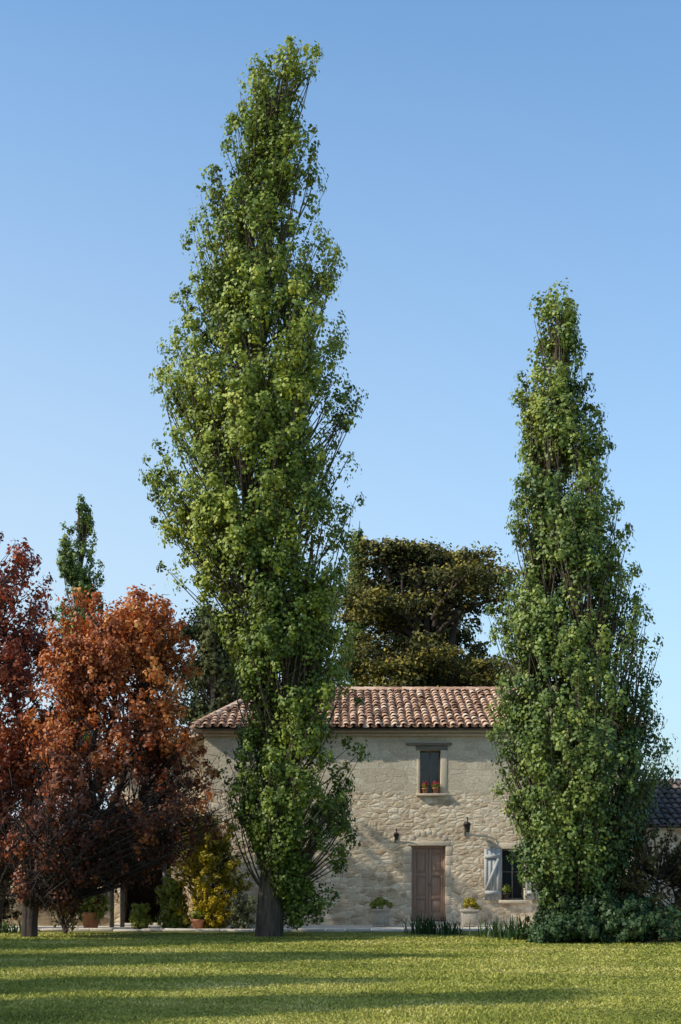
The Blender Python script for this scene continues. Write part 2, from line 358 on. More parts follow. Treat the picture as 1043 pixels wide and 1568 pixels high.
shrub('dark_shrub',34.8,100,[(1310,60,150),(1340,50,150),(1380,60,140),(1415,70,130)],brownM,57,nbr=50,leaves=16,ls=.07,cr=.14,gap=.2,tone_shift=-.1)
shrub('garden_shrub',37.0,-60,[(1300,-110,20),(1350,-130,50),(1415,-120,60)],brownM,58,nbr=120,leaves=22,ls=.08)

def straps(name,px,d,w,h,n,seed,lw=.03):
    rng=np.random.default_rng(seed); V=[];Fc=[];T=[];k=0
    for i in range(n):
        bx,by=rng.normal(0,w*.33),rng.normal(0,.14); th=rng.uniform(0,2*math.pi); L=h*rng.uniform(.6,1.15); lean=rng.uniform(.1,.8)
        side=np.array([-math.sin(th),math.cos(th),0]); tn=rng.uniform(0,1)
        for j in range(6):
            t=j/5; r=lean*L*t**1.7; z=L*t*(1-.4*lean*t*t)
            c=np.array([bx+r*math.cos(th),by+r*math.sin(th),z]); ww=lw*(1-t**2.2)*.5+.002
            V+= [c-side*ww,c+side*ww]
            if j: Fc.append((k+2*j-2,k+2*j-1,k+2*j+1,k+2*j)); T.append(tn)
        k+=12
    me=mesh_np(name,V,Fc,4,irisM,T)
    return obj(name,me,None,(PX(px,d),d,0))
straps('iris_plant',654,34.4,.6,.52,100,1); straps('iris_plant',690,34.2,.45,.38,60,2)
straps('iris_plant',765,32.8,.7,.5,80,3); straps('iris_plant',805,31.9,.8,.6,70,4,.035); straps('iris_plant',860,31.2,.8,.75,50,5,.03)
straps('iris_plant',10,35.2,.8,.35,90,9)

# ---------------------------------------------------------------- ground
m,nt,out=new_mat('lawn_ground')
tc=N(nt,'ShaderNodeTexCoord')
n1=noise(nt,tc.outputs['Object'],.5,5,.6); n2=noise(nt,tc.outputs['Object'],14,5,.7)
c=ramp(nt,[(.3,(.18,.19,.034)),(.7,(.31,.265,.07))]); nt.links.new(n1.outputs[0],c.inputs[0])
c2=mixc(nt,.7,c.outputs[0],ramp(nt,[(.3,(.35,.4,.3)),(.7,(1,1,1))]).outputs[0],'MULTIPLY')
rr=[x for x in nt.nodes if x.type=='VALTORGB'][-1]; nt.links.new(n2.outputs[0],rr.inputs[0])
p=N(nt,'ShaderNodeBsdfPrincipled'); p.inputs['Roughness'].default_value=.95; p.inputs['Specular IOR Level'].default_value=.1
nt.links.new(c2,p.inputs['Base Color'])
b=N(nt,'ShaderNodeBump'); b.inputs['Strength'].default_value=.7; b.inputs['Distance'].default_value=.04
nt.links.new(n2.outputs[0],b.inputs['Height']); nt.links.new(b.outputs[0],p.inputs['Normal']); nt.links.new(p.outputs[0],out.inputs[0])
g=800.
obj('ground',mesh_np('ground',[(-g,-g,0),(g,-g,0),(g,g,0),(-g,g,0)],[(0,1,2,3)],4,m))
grassM=leaf_mat('grass_blade',[(0,(.11,.135,.026)),(.4,(.26,.27,.052)),(.75,(.41,.38,.09)),(1,(.58,.48,.20))],(1.1,1.1,.7),.15,.6,.12)
rng=np.random.default_rng(77); n=190000
u=rng.uniform(0,1,n); d0,d1=13.2,35.0; dd=d0*(d1/d0)**u; xx=rng.uniform(-1,1,n)*(.27*dd+1.2)
h=.024*rng.uniform(.6,1.3,n)*(1+.35*np.sin(xx*1.3+dd)*np.sin(dd*1.1)); w=.009*(dd/15)*rng.uniform(.8,1.4,n); th=rng.uniform(0,math.pi,n)
lx=rng.normal(size=n)*.022; ly=rng.normal(size=n)*.022
A=np.stack([xx-w*np.cos(th),dd-w*np.sin(th),0*xx],1);B=np.stack([xx+w*np.cos(th),dd+w*np.sin(th),0*xx],1);T_=np.stack([xx+lx,dd+ly,h],1)
V=np.stack([A,B,T_],1).reshape(-1,3)
tn=.5+.2*np.sin(xx*.9+1.7*np.sin(dd*.5))*np.cos(dd*.8)+.12*np.sin(dd*2.3+.3*np.sin(xx))+.14*np.sin(xx*2.7+dd*1.9)*np.sin(xx*1.1-dd*2.7)+.17*rng.normal(size=n)
obj('grass',mesh_np('grass',V,np.arange(3*n).reshape(-1,3),3,grassM,np.clip(tn,.01,.99)))

gravelM=simple_mat('pale_gravel',(.42,.36,.29),(.64,.56,.47),30,.95,.8)
stonePale=tone_mat('pale_stone',[(0,(.38,.30,.22)),(.5,(.54,.44,.33)),(1,(.64,.54,.42))],9)
edgeM=tone_mat('edging_stone',[(0,(.42,.35,.29)),(.5,(.60,.52,.44)),(1,(.72,.65,.56))],9)
path=empty('gravel_path')
xl,xr=-40,PX(752,36)
NX=60; V=[];Fc=[]
xs=np.linspace(xl,40,NX)
for i,x in enumerate(xs):
    yf=35.9+.12*math.sin(x*.7)
    V+=[(x,yf,.006),(x,41.5,.006)]
    if i: Fc.append((2*i-2,2*i,2*i+1,2*i-1))
obj('gravel_surface',mesh_np('gravel',V,Fc,4,gravelM),path)
bx=Boxes(); x=xl
while x<xr:
    L=random.uniform(.4,.9); yf=35.9+.12*math.sin(x*.7)
    bx.box(x,x+L-.02,yf-.13,yf+.25,0,.05+random.uniform(0,.03),random.random(),.008); x+=L
o=obj('edging_stones',bx.mesh('edging',edgeM),path); bevel(o,.015)

# ---------------------------------------------------------------- house
H=39.9
def hx(px): return PX(px,H)
def hz(py): return PZ(py,H)
m,nt,out=new_mat('rubble_stone_wall'); wallM=m
tc=N(nt,'ShaderNodeTexCoord'); L=nt.links
sep=N(nt,'ShaderNodeSeparateXYZ'); L.new(tc.outputs['Object'],sep.inputs[0])
nd=noise(nt,tc.outputs['Object'],2.6,3,.6)
vadd=N(nt,'ShaderNodeVectorMath',operation='MULTIPLY_ADD'); L.new(nd.outputs['Color'],vadd.inputs[0]); vadd.inputs[1].default_value=(.16,.16,.10); L.new(tc.outputs['Object'],vadd.inputs[2])
def stones(sc_,rand):
    mp=N(nt,'ShaderNodeMapping'); mp.inputs['Scale'].default_value=sc_; L.new(vadd.outputs[0],mp.inputs[0])
    v1=N(nt,'ShaderNodeTexVoronoi',feature='DISTANCE_TO_EDGE'); v2=N(nt,'ShaderNodeTexVoronoi',feature='F1')
    for v in (v1,v2):
        v.inputs['Scale'].default_value=1; v.inputs['Randomness'].default_value=rand; L.new(mp.outputs[0],v.inputs['Vector'])
    return v1.outputs['Distance'],v2.outputs['Color']
e1,c1=stones((4.4,4.4,8.2),.8); e2,c2_=stones((2.6,2.6,5.4),.5)
def bw(c_):
    x=N(nt,'ShaderNodeSeparateColor'); L.new(c_,x.inputs[0]); return x.outputs[0]
r1=ramp(nt,[(0,(.42,.30,.20)),(.3,(.60,.48,.34)),(.7,(.76,.64,.48)),(1,(.84,.75,.60))]); L.new(bw(c1),r1.inputs[0])
r2=ramp(nt,[(0,(.56,.48,.37)),(.5,(.64,.56,.445)),(1,(.70,.63,.51))]); L.new(bw(c2_),r2.inputs[0])
zn=noise(nt,tc.outputs['Object'],1.5,3)
zm=math_n(nt,'ADD',sep.outputs[2],math_n(nt,'MULTIPLY',zn.outputs[0],.35))
mr=N(nt,'ShaderNodeMapRange'); L.new(zm,mr.inputs[0]); mr.inputs[1].default_value=hz(1213)+.12; mr.inputs[2].default_value=hz(1213)+.24
up=mr.outputs[0]
fine=noise(nt,tc.outputs['Object'],18,6,.7); big_=noise(nt,tc.outputs['Object'],.8,4,.6)
mo1=ramp(nt,[(.0,(1,1,1)),(.10,(0,0,0))]); L.new(e1,mo1.inputs[0]); mo2=ramp(nt,[(.0,(1,1,1)),(.05,(0,0,0))]); L.new(e2,mo2.inputs[0])
mn=noise(nt,tc.outputs['Object'],1.1,4,.6); mnr=ramp(nt,[(.4,(.1,.1,.1)),(.65,(1,1,1))]); L.new(mn.outputs[0],mnr.inputs[0])
colL=mixc(nt,math_n(nt,'MULTIPLY',mo1.outputs[0],.9),r1.outputs[0],(.63,.51,.39))
smear=math_n(nt,'MULTIPLY',mnr.outputs[0],.36); colL=mixc(nt,smear,colL,(.68,.56,.43))
colU=mixc(nt,math_n(nt,'MULTIPLY',mo2.outputs[0],.5),r2.outputs[0],(.48,.41,.325))
cc=mixc(nt,up,colL,colU)
fr=ramp(nt,[(.25,(.68,.66,.64)),(.7,(1.10,1.09,1.07))]); L.new(fine.outputs[0],fr.inputs[0]); cc=mixc(nt,.9,cc,fr.outputs[0],'MULTIPLY')
br=ramp(nt,[(.3,(.84,.82,.80)),(.7,(1.1,1.08,1.04))]); L.new(big_.outputs[0],br.inputs[0]); cc=mixc(nt,.9,cc,br.outputs[0],'MULTIPLY')
p=N(nt,'ShaderNodeBsdfPrincipled'); p.inputs['Roughness'].default_value=.95; p.inputs['Specular IOR Level'].default_value=.1; L.new(cc,p.inputs['Base Color'])
hs1=ramp(nt,[(0,(0,0,0)),(.22,(.8,.8,.8)),(.5,(1,1,1))]); L.new(e1,hs1.inputs[0]); hs2=ramp(nt,[(0,(.35,.35,.35)),(.06,(.6,.6,.6))]); L.new(e2,hs2.inputs[0])
hh=mixc(nt,up,hs1.outputs[0],hs2.outputs[0]); hgt=math_n(nt,'ADD',hh,math_n(nt,'MULTIPLY',fine.outputs[0],1.1))
b=N(nt,'ShaderNodeBump'); b.inputs['Strength'].default_value=.7; b.inputs['Distance'].default_value=.022; L.new(hgt,b.inputs['Height']); L.new(b.outputs[0],p.inputs['Normal']); L.new(p.outputs[0],out.inputs[0])

woodDoor=simple_mat('painted_door_wood',(.27,.17,.125),(.37,.25,.185),6,.6,.2,(6,6,.6))
greyWood=simple_mat('weathered_shutter',(.30,.30,.30),(.42,.42,.41),7,.75,.3,(5,5,.7))
oldWood=simple_mat('old_lintel_wood',(.13,.11,.09),(.24,.205,.17),7,.9,.6,(.7,5,5))
ironM=simple_mat('dark_iron',(.03,.027,.025),(.055,.048,.042),20,.6,.2,metal=.4)
frameM=simple_mat('window_frame_paint',(.16,.15,.13),(.22,.21,.19),9,.6,.2)
tileM=tone_mat('roof_tile',[(0,(.22,.12,.08)),(.35,(.40,.235,.155)),(.7,(.56,.37,.26)),(1,(.66,.51,.40))],7)
tileShade=tone_mat('shaded_roof_tile',[(0,(.06,.05,.05)),(.5,(.11,.09,.085)),(1,(.18,.14,.12))],7)  # roof tile colours darkened to paint in the shade on the outbuilding roof
terraM=simple_mat('terracotta',(.32,.13,.07),(.45,.21,.12),9,.85,.3)
planterM=simple_mat('cast_stone',(.32,.28,.23),(.46,.41,.34),14,.9,.4)
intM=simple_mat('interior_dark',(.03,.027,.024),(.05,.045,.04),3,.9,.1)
m,nt,out=new_mat('window_glass'); glassM=m
p=N(nt,'ShaderNodeBsdfPrincipled'); p.inputs['Base Color'].default_value=(.02,.025,.028,1); p.inputs['Roughness'].default_value=.06
n_=noise(nt,None,3,2); b=N(nt,'ShaderNodeBump'); b.inputs['Strength'].default_value=.05; nt.links.new(n_.outputs[0],b.inputs['Height']); nt.links.new(b.outputs[0],p.inputs['Normal'])
nt.links.new(p.outputs[0],out.inputs[0])

def wall_front(bxs,x0,x1,z0,z1,y,opens,dep=.3):
    xs=sorted({x0,x1,*[o[0] for o in opens],*[o[1] for o in opens]}); zs=sorted({z0,z1,*[o[2] for o in opens],*[o[3] for o in opens]})
    for i in range(len(xs)-1):
        for j in range(len(zs)-1):
            cx,cz=(xs[i]+xs[i+1])/2,(zs[j]+zs[j+1])/2
            if any(o[0]<cx<o[1] and o[2]<cz<o[3] for o in opens): continue
            bxs.quad((xs[i],y,zs[j]),(xs[i+1],y,zs[j]),(xs[i+1],y,zs[j+1]),(xs[i],y,zs[j+1]))
    for a,b_,c_,d_ in opens:
        bxs.quad((a,y,c_),(a,y,d_),(a,y+dep,d_),(a,y+dep,c_)); bxs.quad((b_,y,c_),(b_,y+dep,c_),(b_,y+dep,d_),(b_,y,d_))
        bxs.quad((a,y,d_),(b_,y,d_),(b_,y+dep,d_),(a,y+dep,d_)); bxs.quad((a,y,c_),(a,y+dep,c_),(b_,y+dep,c_),(b_,y,c_))

def roof_tiles(name,o,u,v,W,Lh,parent,mat,sp=.22,row=.36,seed=1,clip=(0,0)):
    rng=np.random.default_rng(seed)
    o=np.array(o,float);u=np.array(u,float);u/=np.linalg.norm(u);v=np.array(v,float);v/=np.linalg.norm(v);w=np.cross(u,v)
    V=[];Fc=[];T=[];k=0; nc=int(W/sp); nr=int(math.ceil(Lh/row)); sp=W/nc; sg=6
    for i in range(nc):
        for kind in (0,1):
            for j in range(nr):
                s0=j*row-(rng.uniform(.0,.05) if j==0 else rng.normal()*.012); s1=min(j*row+row*1.12,Lh); 
                cx=(i+.5+ (0 if kind==0 else .5))*sp+rng.normal()*.010
                if kind and i==nc-1: continue
                sm=(s0+s1)/2
                if cx<clip[0]*sm or cx>W-clip[1]*sm: continue
                tn=np.clip(rng.normal(.5,.27),0,1)
                for s,r,l in ((s0,.092,.045),(s1,.073,.012)):
                    l+=rng.normal()*.006
                    for q in range(sg+1):
                        a=math.pi*q/sg
                        if kind==0: pt=o+u*(cx+r*math.cos(a))+v*s+w*(r*.8*math.sin(a)+l)
                        else: pt=o+u*(cx+(r)*math.cos(a))+v*s+w*(-r*.55*math.sin(a)+l+.005)
                        V.append(pt)
                for q in range(sg):
                    f=(k+q,k+q+1,k+sg+2+q,k+sg+1+q); Fc.append(f if kind==0 else f[::-1]); T.append(tn)
                k+=2*(sg+1)
    ob=obj(name,mesh_np(name,V,Fc,4,mat,T),parent)
    md=ob.modifiers.new('Solid','SOLIDIFY'); md.thickness=.014; md.offset=1
    return ob
def cap_row(name,p,q,parent,mat,seed=1,r=.14,step=.38):
    rng=np.random.default_rng(seed); p=np.array(p,float);q=np.array(q,float);D=q-p;L_=np.linalg.norm(D);D/=L_
    side=np.cross(D,[0,0,1.]);side/=np.linalg.norm(side);upv=np.cross(side,D)
    V=[];Fc=[];T=[];k=0;s=0
    while s<L_:
        tn=rng.uniform(.2,.9)
        for ss,rr in ((s,r),(min(s+step*1.12,L_+.03),r*.84)):
            for i in range(9):
                a=math.pi*i/8; V.append(p+D*ss+side*rr*math.cos(a)+upv*(rr*.8*math.sin(a)+rng.normal()*.002))
        for i in range(8): Fc.append((k+i,k+9+i,k+10+i,k+i+1)); T.append(tn)
        k+=18; s+=step
    return obj(name,mesh_np(name,V,Fc,4,mat,T),parent)

house=empty('stone_farmhouse')
X0,X1=hx(313),hx(972); Y0,Y1=H,H+9; ZE=hz(1118)
def op(a,b_,c_,d_): return (hx(a),hx(b_),hz(d_),hz(c_))
door=op(630,683,1295,1419); door=(door[0],door[1],0.02,door[3])
uw=op(643,675,1149,1215); rw=op(768,803,1300,1378); ul=op(418,450,1149,1215); ur=op(866,898,1149,1215)
W=Boxes(); wall_front(W,X0,X1,-.1,ZE,Y0,[door,uw,rw,ul,ur],.28)
zr=PZ(1060,44.4); ym=(Y0+Y1)/2
W.quad((X1,Y0,-.1),(X1,Y1,-.1),(X1,Y1,ZE),(X1,Y0,ZE)); W.quad((X0,Y1,-.1),(X0,Y0,-.1),(X0,Y0,ZE),(X0,Y1,ZE)); W.quad((X1,Y1,-.1),(X0,Y1,-.1),(X0,Y1,ZE),(X1,Y1,ZE))
obj('walls',W.mesh('house_walls',wallM),house)
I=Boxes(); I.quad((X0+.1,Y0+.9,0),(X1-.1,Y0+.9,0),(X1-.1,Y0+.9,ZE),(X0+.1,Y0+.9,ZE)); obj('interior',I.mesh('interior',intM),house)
ov=.30; ex0,ex1=X0-ov,X1+ov; ey0,ey1=Y0-ov,Y1+ov; ez=ZE; hipL=1.7; rx0,rx1=ex0+hipL,ex1-hipL
vdir=np.array([0,ym-ey0,zr-ez]); Lr=np.linalg.norm(vdir); ck=hipL/Lr
up_=.05
roof_tiles('front_roof_tiles',(ex0,ey0,ez+up_),(1,0,0),vdir,ex1-ex0,Lr,house,tileM,seed=2,clip=(ck,ck))
roof_tiles('rear_roof_tiles',(ex1,ey1,ez+up_),(-1,0,0),(0,-vdir[1],vdir[2]),ex1-ex0,Lr,house,tileM,row=.8,seed=3,clip=(ck,ck))
vs=np.array([hipL,0,zr-ez]); Ls=np.linalg.norm(vs); cs=(ym-ey0)/Ls
roof_tiles('left_hip_tiles',(ex0,ey1,ez+up_),(0,-1,0),vs,ey1-ey0,Ls,house,tileM,seed=4,clip=(cs,cs))
roof_tiles('right_hip_tiles',(ex1,ey0,ez+up_),(0,1,0),(-hipL,0,zr-ez),ey1-ey0,Ls,house,tileM,seed=5,clip=(cs,cs))
S=Boxes()
S.quad((ex0,ey0,ez),(ex1,ey0,ez),(rx1,ym,zr),(rx0,ym,zr)); S.quad((ex1,ey1,ez),(ex0,ey1,ez),(rx0,ym,zr),(rx1,ym,zr))
S.quad((ex0,ey1,ez),(ex0,ey0,ez),(rx0,ym,zr-.001),(rx0,ym,zr)); S.quad((ex1,ey0,ez),(ex1,ey1,ez),(rx1,ym,zr-.001),(rx1,ym,zr))
S.quad((ex0,ey0,ez-.004),(ex1,ey0,ez-.004),(ex1,ey1,ez-.004),(ex0,ey1,ez-.004))
obj('roof_underlay',S.mesh('underlay',oldWood),house)
cap_row('ridge_tiles',(rx0-.1,ym,zr+.06),(rx1+.1,ym,zr+.06),house,tileM,1)
for i,(a,b_,c_) in enumerate(((ex0,ey0,rx0),(ex1,ey0,rx1),(ex0,ey1,rx0),(ex1,ey1,rx1))): cap_row('hip_tiles_%d'%i,(a,b_,ez+.07),(c_,ym,zr+.07),house,tileM,i+3,.12)
G=Boxes(); 
G.box(X0-.02,X1+.02,Y0-.10,Y0-.002,ZE-.16,ZE-.09,.4); G.box(X0-.02,X1+.02,Y0-.19,Y0-.002,ZE-.075,ZE-.01,.4)
obj('cornice',G.mesh('cornice',stonePale),house)
Q=Boxes()
def jambs(o,w0=.2,dp=.010,h=(.20,.32)):
    for side in (0,1):
        z=o[2]
        while z<o[3]-.05:
            hh_=min(random.uniform(*h),o[3]-z); w=random.choice((w0,w0*1.5))*random.uniform(.85,1.15)
            if side==0: Q.box(o[0]-w,o[0]+.006,Y0-dp*random.uniform(.5,1),Y0+.2,z+.006,z+hh_-.006,random.uniform(.3,.75),.005)
            else: Q.box(o[1]-.006,o[1]+w,Y0-dp*random.uniform(.5,1),Y0+.2,z+.006,z+hh_-.006,random.uniform(.3,.75),.005)
            z+=hh_
jambs(door,.13); jambs(rw,.10); jambs(ul,.10); 
for o_ in (uw,ul,ur):
    Q.box(o_[0]-.075,o_[0]+.004,Y0-.014,Y0+.2,o_[2],o_[3]+.0,.5,.003); Q.box(o_[1]-.004,o_[1]+.17,Y0-.014,Y0+.2,o_[2],o_[3]+.0,.6,.003)
    Q.box(o_[0]-.10,o_[1]+.18,Y0-.10,Y0+.2,o_[2]-.07,o_[2]-.003,.55,.004)
nst=7; dx0,dx1=door[0]-.05,door[1]+.05
Q.box(door[0]-.12,door[1]+.12,Y0-.010,Y0+.2,door[3]+.004,door[3]+.13,.5,.006)
for i in range(nst):
    a=dx0+(dx1-dx0)*i/nst; b2=dx0+(dx1-dx0)*(i+1)/nst; mid=(i-3)/3
    z0=door[3]+.15+.13*(1-mid*mid)
    Q.box(a+.005,b2-.005,Y0-.010,Y0+.1,z0,z0+.13,random.uniform(.4,.8),.012)
Q.box(rw[0]-.14,rw[1]+.14,Y0-.012,Y0+.2,rw[3]+.003,rw[3]+.16,.55,.005)
Q.box(rw[0]-.08,rw[1]+.08,Y0-.10,Y0+.2,rw[2]-.09,rw[2]-.002,.65,.004)
Q.box(door[0]-.15,door[1]+.15,Y0-.35,Y0+.1,-.02,.10,.7,.006)
o=obj('dressed_stones',Q.mesh('dressed',stonePale),house); bevel(o,.01)
Lw=Boxes()
for o_ in (uw,ul,ur):
    Lw.box(o_[0]-.37,o_[1]+.30,Y0-.06,Y0+.18,o_[3]+.13,o_[3]+.20,.5,.006); Lw.box(o_[0]-.11,o_[1]+.19,Y0-.02,Y0+.18,o_[3]+.004,o_[3]+.125,.5,.004)
o=obj('wood_lintels',Lw.mesh('lintels',oldWood),house); bevel(o,.01)
D=Boxes(); yd=Y0+.17; a,b2,c_,d_=door; c_=.11
D.box(a,a+.06,yd-.04,yd+.06,c_,d_); D.box(b2-.06,b2,yd-.04,yd+.06,c_,d_); D.box(a+.062,b2-.062,yd-.04,yd+.06,d_-.07,d_)
mid=(a+b2)/2
for l,r in ((a+.063,mid-.004),(mid+.004,b2-.063)):
    D.box(l,r,yd+.012,yd+.05,c_,d_-.073)
    st=.065
    D.box(l,l+st,yd-.015,yd+.010,c_,d_-.075); D.box(r-st,r,yd-.015,yd+.010,c_,d_-.075)
    H_=d_-.075-c_
    for z0,z1 in ((0,.11),(.30,.34),(.62,.66),(.94,1)): D.box(l+st+.002,r-st-.002,yd-.013,yd+.010,c_+H_*z0,c_+H_*z1)
    for z0,z1 in ((.14,.27),(.375,.585),(.695,.905)): D.box(l+st+.025,r-st-.025,yd-.004,yd+.011,c_+H_*z0,c_+H_*z1)
o=obj('door',D.mesh('door',woodDoor),house); bevel(o,.005)
K=Tubes(); K.add([(mid+.04,yd-.02,1.05),(mid+.04,yd-.07,1.05),(mid+.04,yd-.075,1.13)],[.012,.012,.01],8); obj('door_handle',K.mesh('handle',ironM),house)
Fm=Boxes(); Gl=Boxes()
for o_ in (uw,rw,ul,ur):
    a,b2,c_,d_=o_; y=Y0+.18
    Fm.box(a,a+.045,y,y+.06,c_,d_);Fm.box(b2-.045,b2,y,y+.06,c_,d_);Fm.box(a+.047,b2-.047,y,y+.06,d_-.045,d_);Fm.box(a+.047,b2-.047,y,y+.06,c_,c_+.045)
    md_=(a+b2)/2; Fm.box(md_-.016,md_+.016,y+.004,y+.05,c_+.047,d_-.047)
    z=c_+(d_-c_)*.55; Fm.box(a+.047,md_-.018,y+.012,y+.04,z-.009,z+.009); Fm.box(md_+.018,b2-.047,y+.012,y+.04,z-.009,z+.009)
    Gl.quad((a+.04,y+.03,c_+.04),(b2-.04,y+.03,c_+.04),(b2-.04,y+.03,d_-.04),(a+.04,y+.03,d_-.04))
obj('window_frames',Fm.mesh('frames',frameM),house); obj('window_glass',Gl.mesh('glass',glassM),house)
Sh=Boxes()
for o_ in (rw,):
    a,b2,c_,d_=o_; w=(b2-a)*.72
    for l,r,fl in ((a-w-.03,a-.03,1),(b2+.03,b2+w*.9+.03,-1)):
        nb=4; bw_=(r-l)/nb
        for i in range(nb): Sh.box(l+i*bw_+.003,l+(i+1)*bw_-.003,Y0-.075,Y0-.048,c_,d_,random.random())
        Sh.box(l+.02,r-.02,Y0-.1,Y0-.077,c_+.15,c_+.25); Sh.box(l+.02,r-.02,Y0-.1,Y0-.077,d_-.25,d_-.15)
        p0,p1=((l+.05,c_+.26),(r-.05,d_-.26)) if fl>0 else ((r-.05,c_+.26),(l+.05,d_-.26))
        Sh.beam(p0,p1,.09,.02,Y0-.078)
        Sh.box(l,l+.02,Y0-.05,Y0+.02,c_+.2,c_+.24);Sh.box(l,l+.02,Y0-.05,Y0+.02,d_-.24,d_-.2)
obj('shutters',Sh.mesh('shutters',greyWood),house)
# wrought-iron wall lanterns beside the door
def wall_lamp(px,py,s):
    r=empty('wall_lantern',(hx(px),Y0,hz(py))); A_=Tubes()
    t=np.linspace(0,1,12)
    A_.add(np.stack([.05*s*np.sin(t*math.pi),-.02-.20*s*np.sin(t*math.pi*.5),.26*s*np.sin(t*math.pi*.75)-.14*s*(1-t)],1),np.full(12,.012),6)
    A_.add([(0,-.02,-.22*s),(0,-.02,.12*s)],[.017,.017],6)
    A_.add([(.035*s,-.22*s-.0,.185*s),(.035*s,-.22*s,.12*s)],[.008,.008],5)
    obj('bracket',A_.mesh('bracket',ironM),r)
    lathe('lantern',[(.001,.12*s),(.03*s,.115*s),(.10*s,.05*s),(.085*s,.045*s),(.055*s,-.10*s),(.06*s,-.12*s),(.001,-.135*s)],ironM,r,(.035*s,-.22*s,0),6)
wall_lamp(605,1280,.85); wall_lamp(712,1266,1.15)

# pots ------------------------------------------------------------------
def planter(px,d,s,mat,seed):
    r=empty('stone_planter',(PX(px,d),d,0)); B=Boxes()
    B.box(-s/2,s/2,-s/2,s/2,.04,s*.95); B.box(-s/2-.03,s/2+.03,-s/2-.03,s/2+.03,s*.952,s*1.08)
    for a in (-1,1):
        for b_ in (-1,1): B.box(a*s*.42-.035,a*s*.42+.035,b_*s*.42-.035,b_*s*.42+.035,0,.038)
    B.box(-s*.36,s*.36,-s/2-.012,-s/2-.002,.1,s*.82)
    o=obj('box',B.mesh('planter',planterM),r); bevel(o,.01)
    rng=np.random.default_rng(seed); n=900; D=rng.normal(size=(n,3)); D/=np.linalg.norm(D,axis=1,keepdims=True); rr=rng.uniform(.3,1,n)**.5
    cl=rng.normal(size=(14,3))*np.array([.11,.11,.08]); C=cl[rng.integers(0,14,n)]+D*rr[:,None]*.09+np.array([0,0,s*1.08+.14])
    obj('plant',leaves_mesh('planter_plant',C,D,.05*rng.uniform(.6,1.3,n),rng.uniform(0,1,n)*.8,mat,rng),r)
planter(583,38.9,.43,limeM,1); planter(719,38.7,.42,yellowM,2)
def small_pot(name,x,y,z,s,flM,seed,potM=terraM,n=260):
    r=empty(name,(x,y,z)); lathe('pot',[(.001,0),(.07*s,0),(.10*s,.15*s),(.115*s,.155*s),(.115*s,.19*s),(.095*s,.19*s),(.09*s,.16*s),(.001,.16*s)],potM,r)
    rng=np.random.default_rng(seed)
    for nm,mt,k,zz_ in (('leaves',limeM,n,.26),('flowers',flM,n//2,.33)):
        D=rng.normal(size=(k,3)); D/=np.linalg.norm(D,axis=1,keepdims=True); C=D*rng.uniform(.2,1,k)[:,None]*np.array([.15,.15,.12])*s+np.array([0,0,zz_*s])
        obj(nm,leaves_mesh(name+nm,C,D,.045*s*rng.uniform(.6,1.3,k),rng.uniform(0,.8,k),mt,rng),r)
small_pot('geranium_pot',hx(651),Y0-.02,uw[2],.75,redflM,3); small_pot('geranium_pot',hx(667),Y0-.02,uw[2],.8,redflM,4)
small_pot('black_window_pot',hx(775),Y0-.0,rw[2],1.0,limeM,5,ironM)
small_pot('terracotta_pot',PX(139,36.7),36.7,0.01,2.3,limeM,6,n=300)
small_pot('terracotta_pot',PX(303,36.2),36.2,0.01,1.5,flowerYM,7,n=300)
shrub('potted_shrub',36.75,139,[(1362,125,155),(1374,113,170),(1394,110,174),(1404,125,155)],limeM,61,nbr=70,leaves=20,ls=.06,cr=.1,tone_shift=.1)

# left wing, porch and low wall ------------------------------------------
wing=empty('side_wing_building'); wy=41.
def wx(p): return PX(p,wy)
xa,xb=wx(175),X0-.004; za,zb=PZ(1180,wy),PZ(1130,wy)
B=Boxes()
xo0,xo1,zo=wx(186),wx(262),PZ(1302,wy)
B.quad((xo1,wy,-.1),(xb,wy,-.1),(xb,wy,zo),(xo1,wy,zo)); B.quad((xa,wy,-.1),(xo0,wy,-.1),(xo0,wy,zo),(xa,wy,zo)); B.quad((xa,wy,zo),(xb,wy,zo),(xb,wy,zb),(xa,wy,za))
B.quad((xo0,wy,-.1),(xo0,wy+.3,-.1),(xo0,wy+.3,zo),(xo0,wy,zo)); B.quad((xo1,wy,-.1),(xo1,wy+.3,-.1),(xo1,wy+.3,zo),(xo1,wy,zo)); B.quad((xo0,wy,zo),(xo1,wy,zo),(xo1,wy+.3,zo),(xo0,wy+.3,zo))
B.quad((xa,wy+6,-.1),(xa,wy,-.1),(xa,wy,za),(xa,wy+6,za)); B.quad((xb,wy+6,-.1),(xa,wy+6,-.1),(xa,wy+6,za),(xb,wy+6,zb))
obj('walls',B.mesh('wing_walls',wallM),wing)
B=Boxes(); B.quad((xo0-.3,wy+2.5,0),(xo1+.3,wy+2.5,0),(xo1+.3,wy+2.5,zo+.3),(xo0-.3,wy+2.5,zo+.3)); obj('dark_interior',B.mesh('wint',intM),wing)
vd=np.array([xb-xa+.3,0,zb-za+.02]); roof_tiles('roof_tiles',(xa-.3,wy+6.2,za+.06),(0,-1,0),vd,6.5,np.linalg.norm(vd),wing,tileM,seed=6)
U=Boxes(); U.quad((xa-.3,wy-.3,za+.03),(xb,wy-.3,zb+.06),(xb,wy+6.2,zb+.06),(xa-.3,wy+6.2,za+.03)); obj('eaves',U.mesh('wing_under',oldWood),wing)
porch=empty('tiled_porch'); py0=38.3; pa,pb=PX(165,py0),PX(258,py0); ze_=PZ(1292,py0)
roof_tiles('roof_tiles',(pa-.2,py0-.25,ze_+.06),(1,0,0),(0,wy-py0+.2,.75),pb-pa+.4,np.hypot(wy-py0+.2,.75),porch,tileM,seed=9)
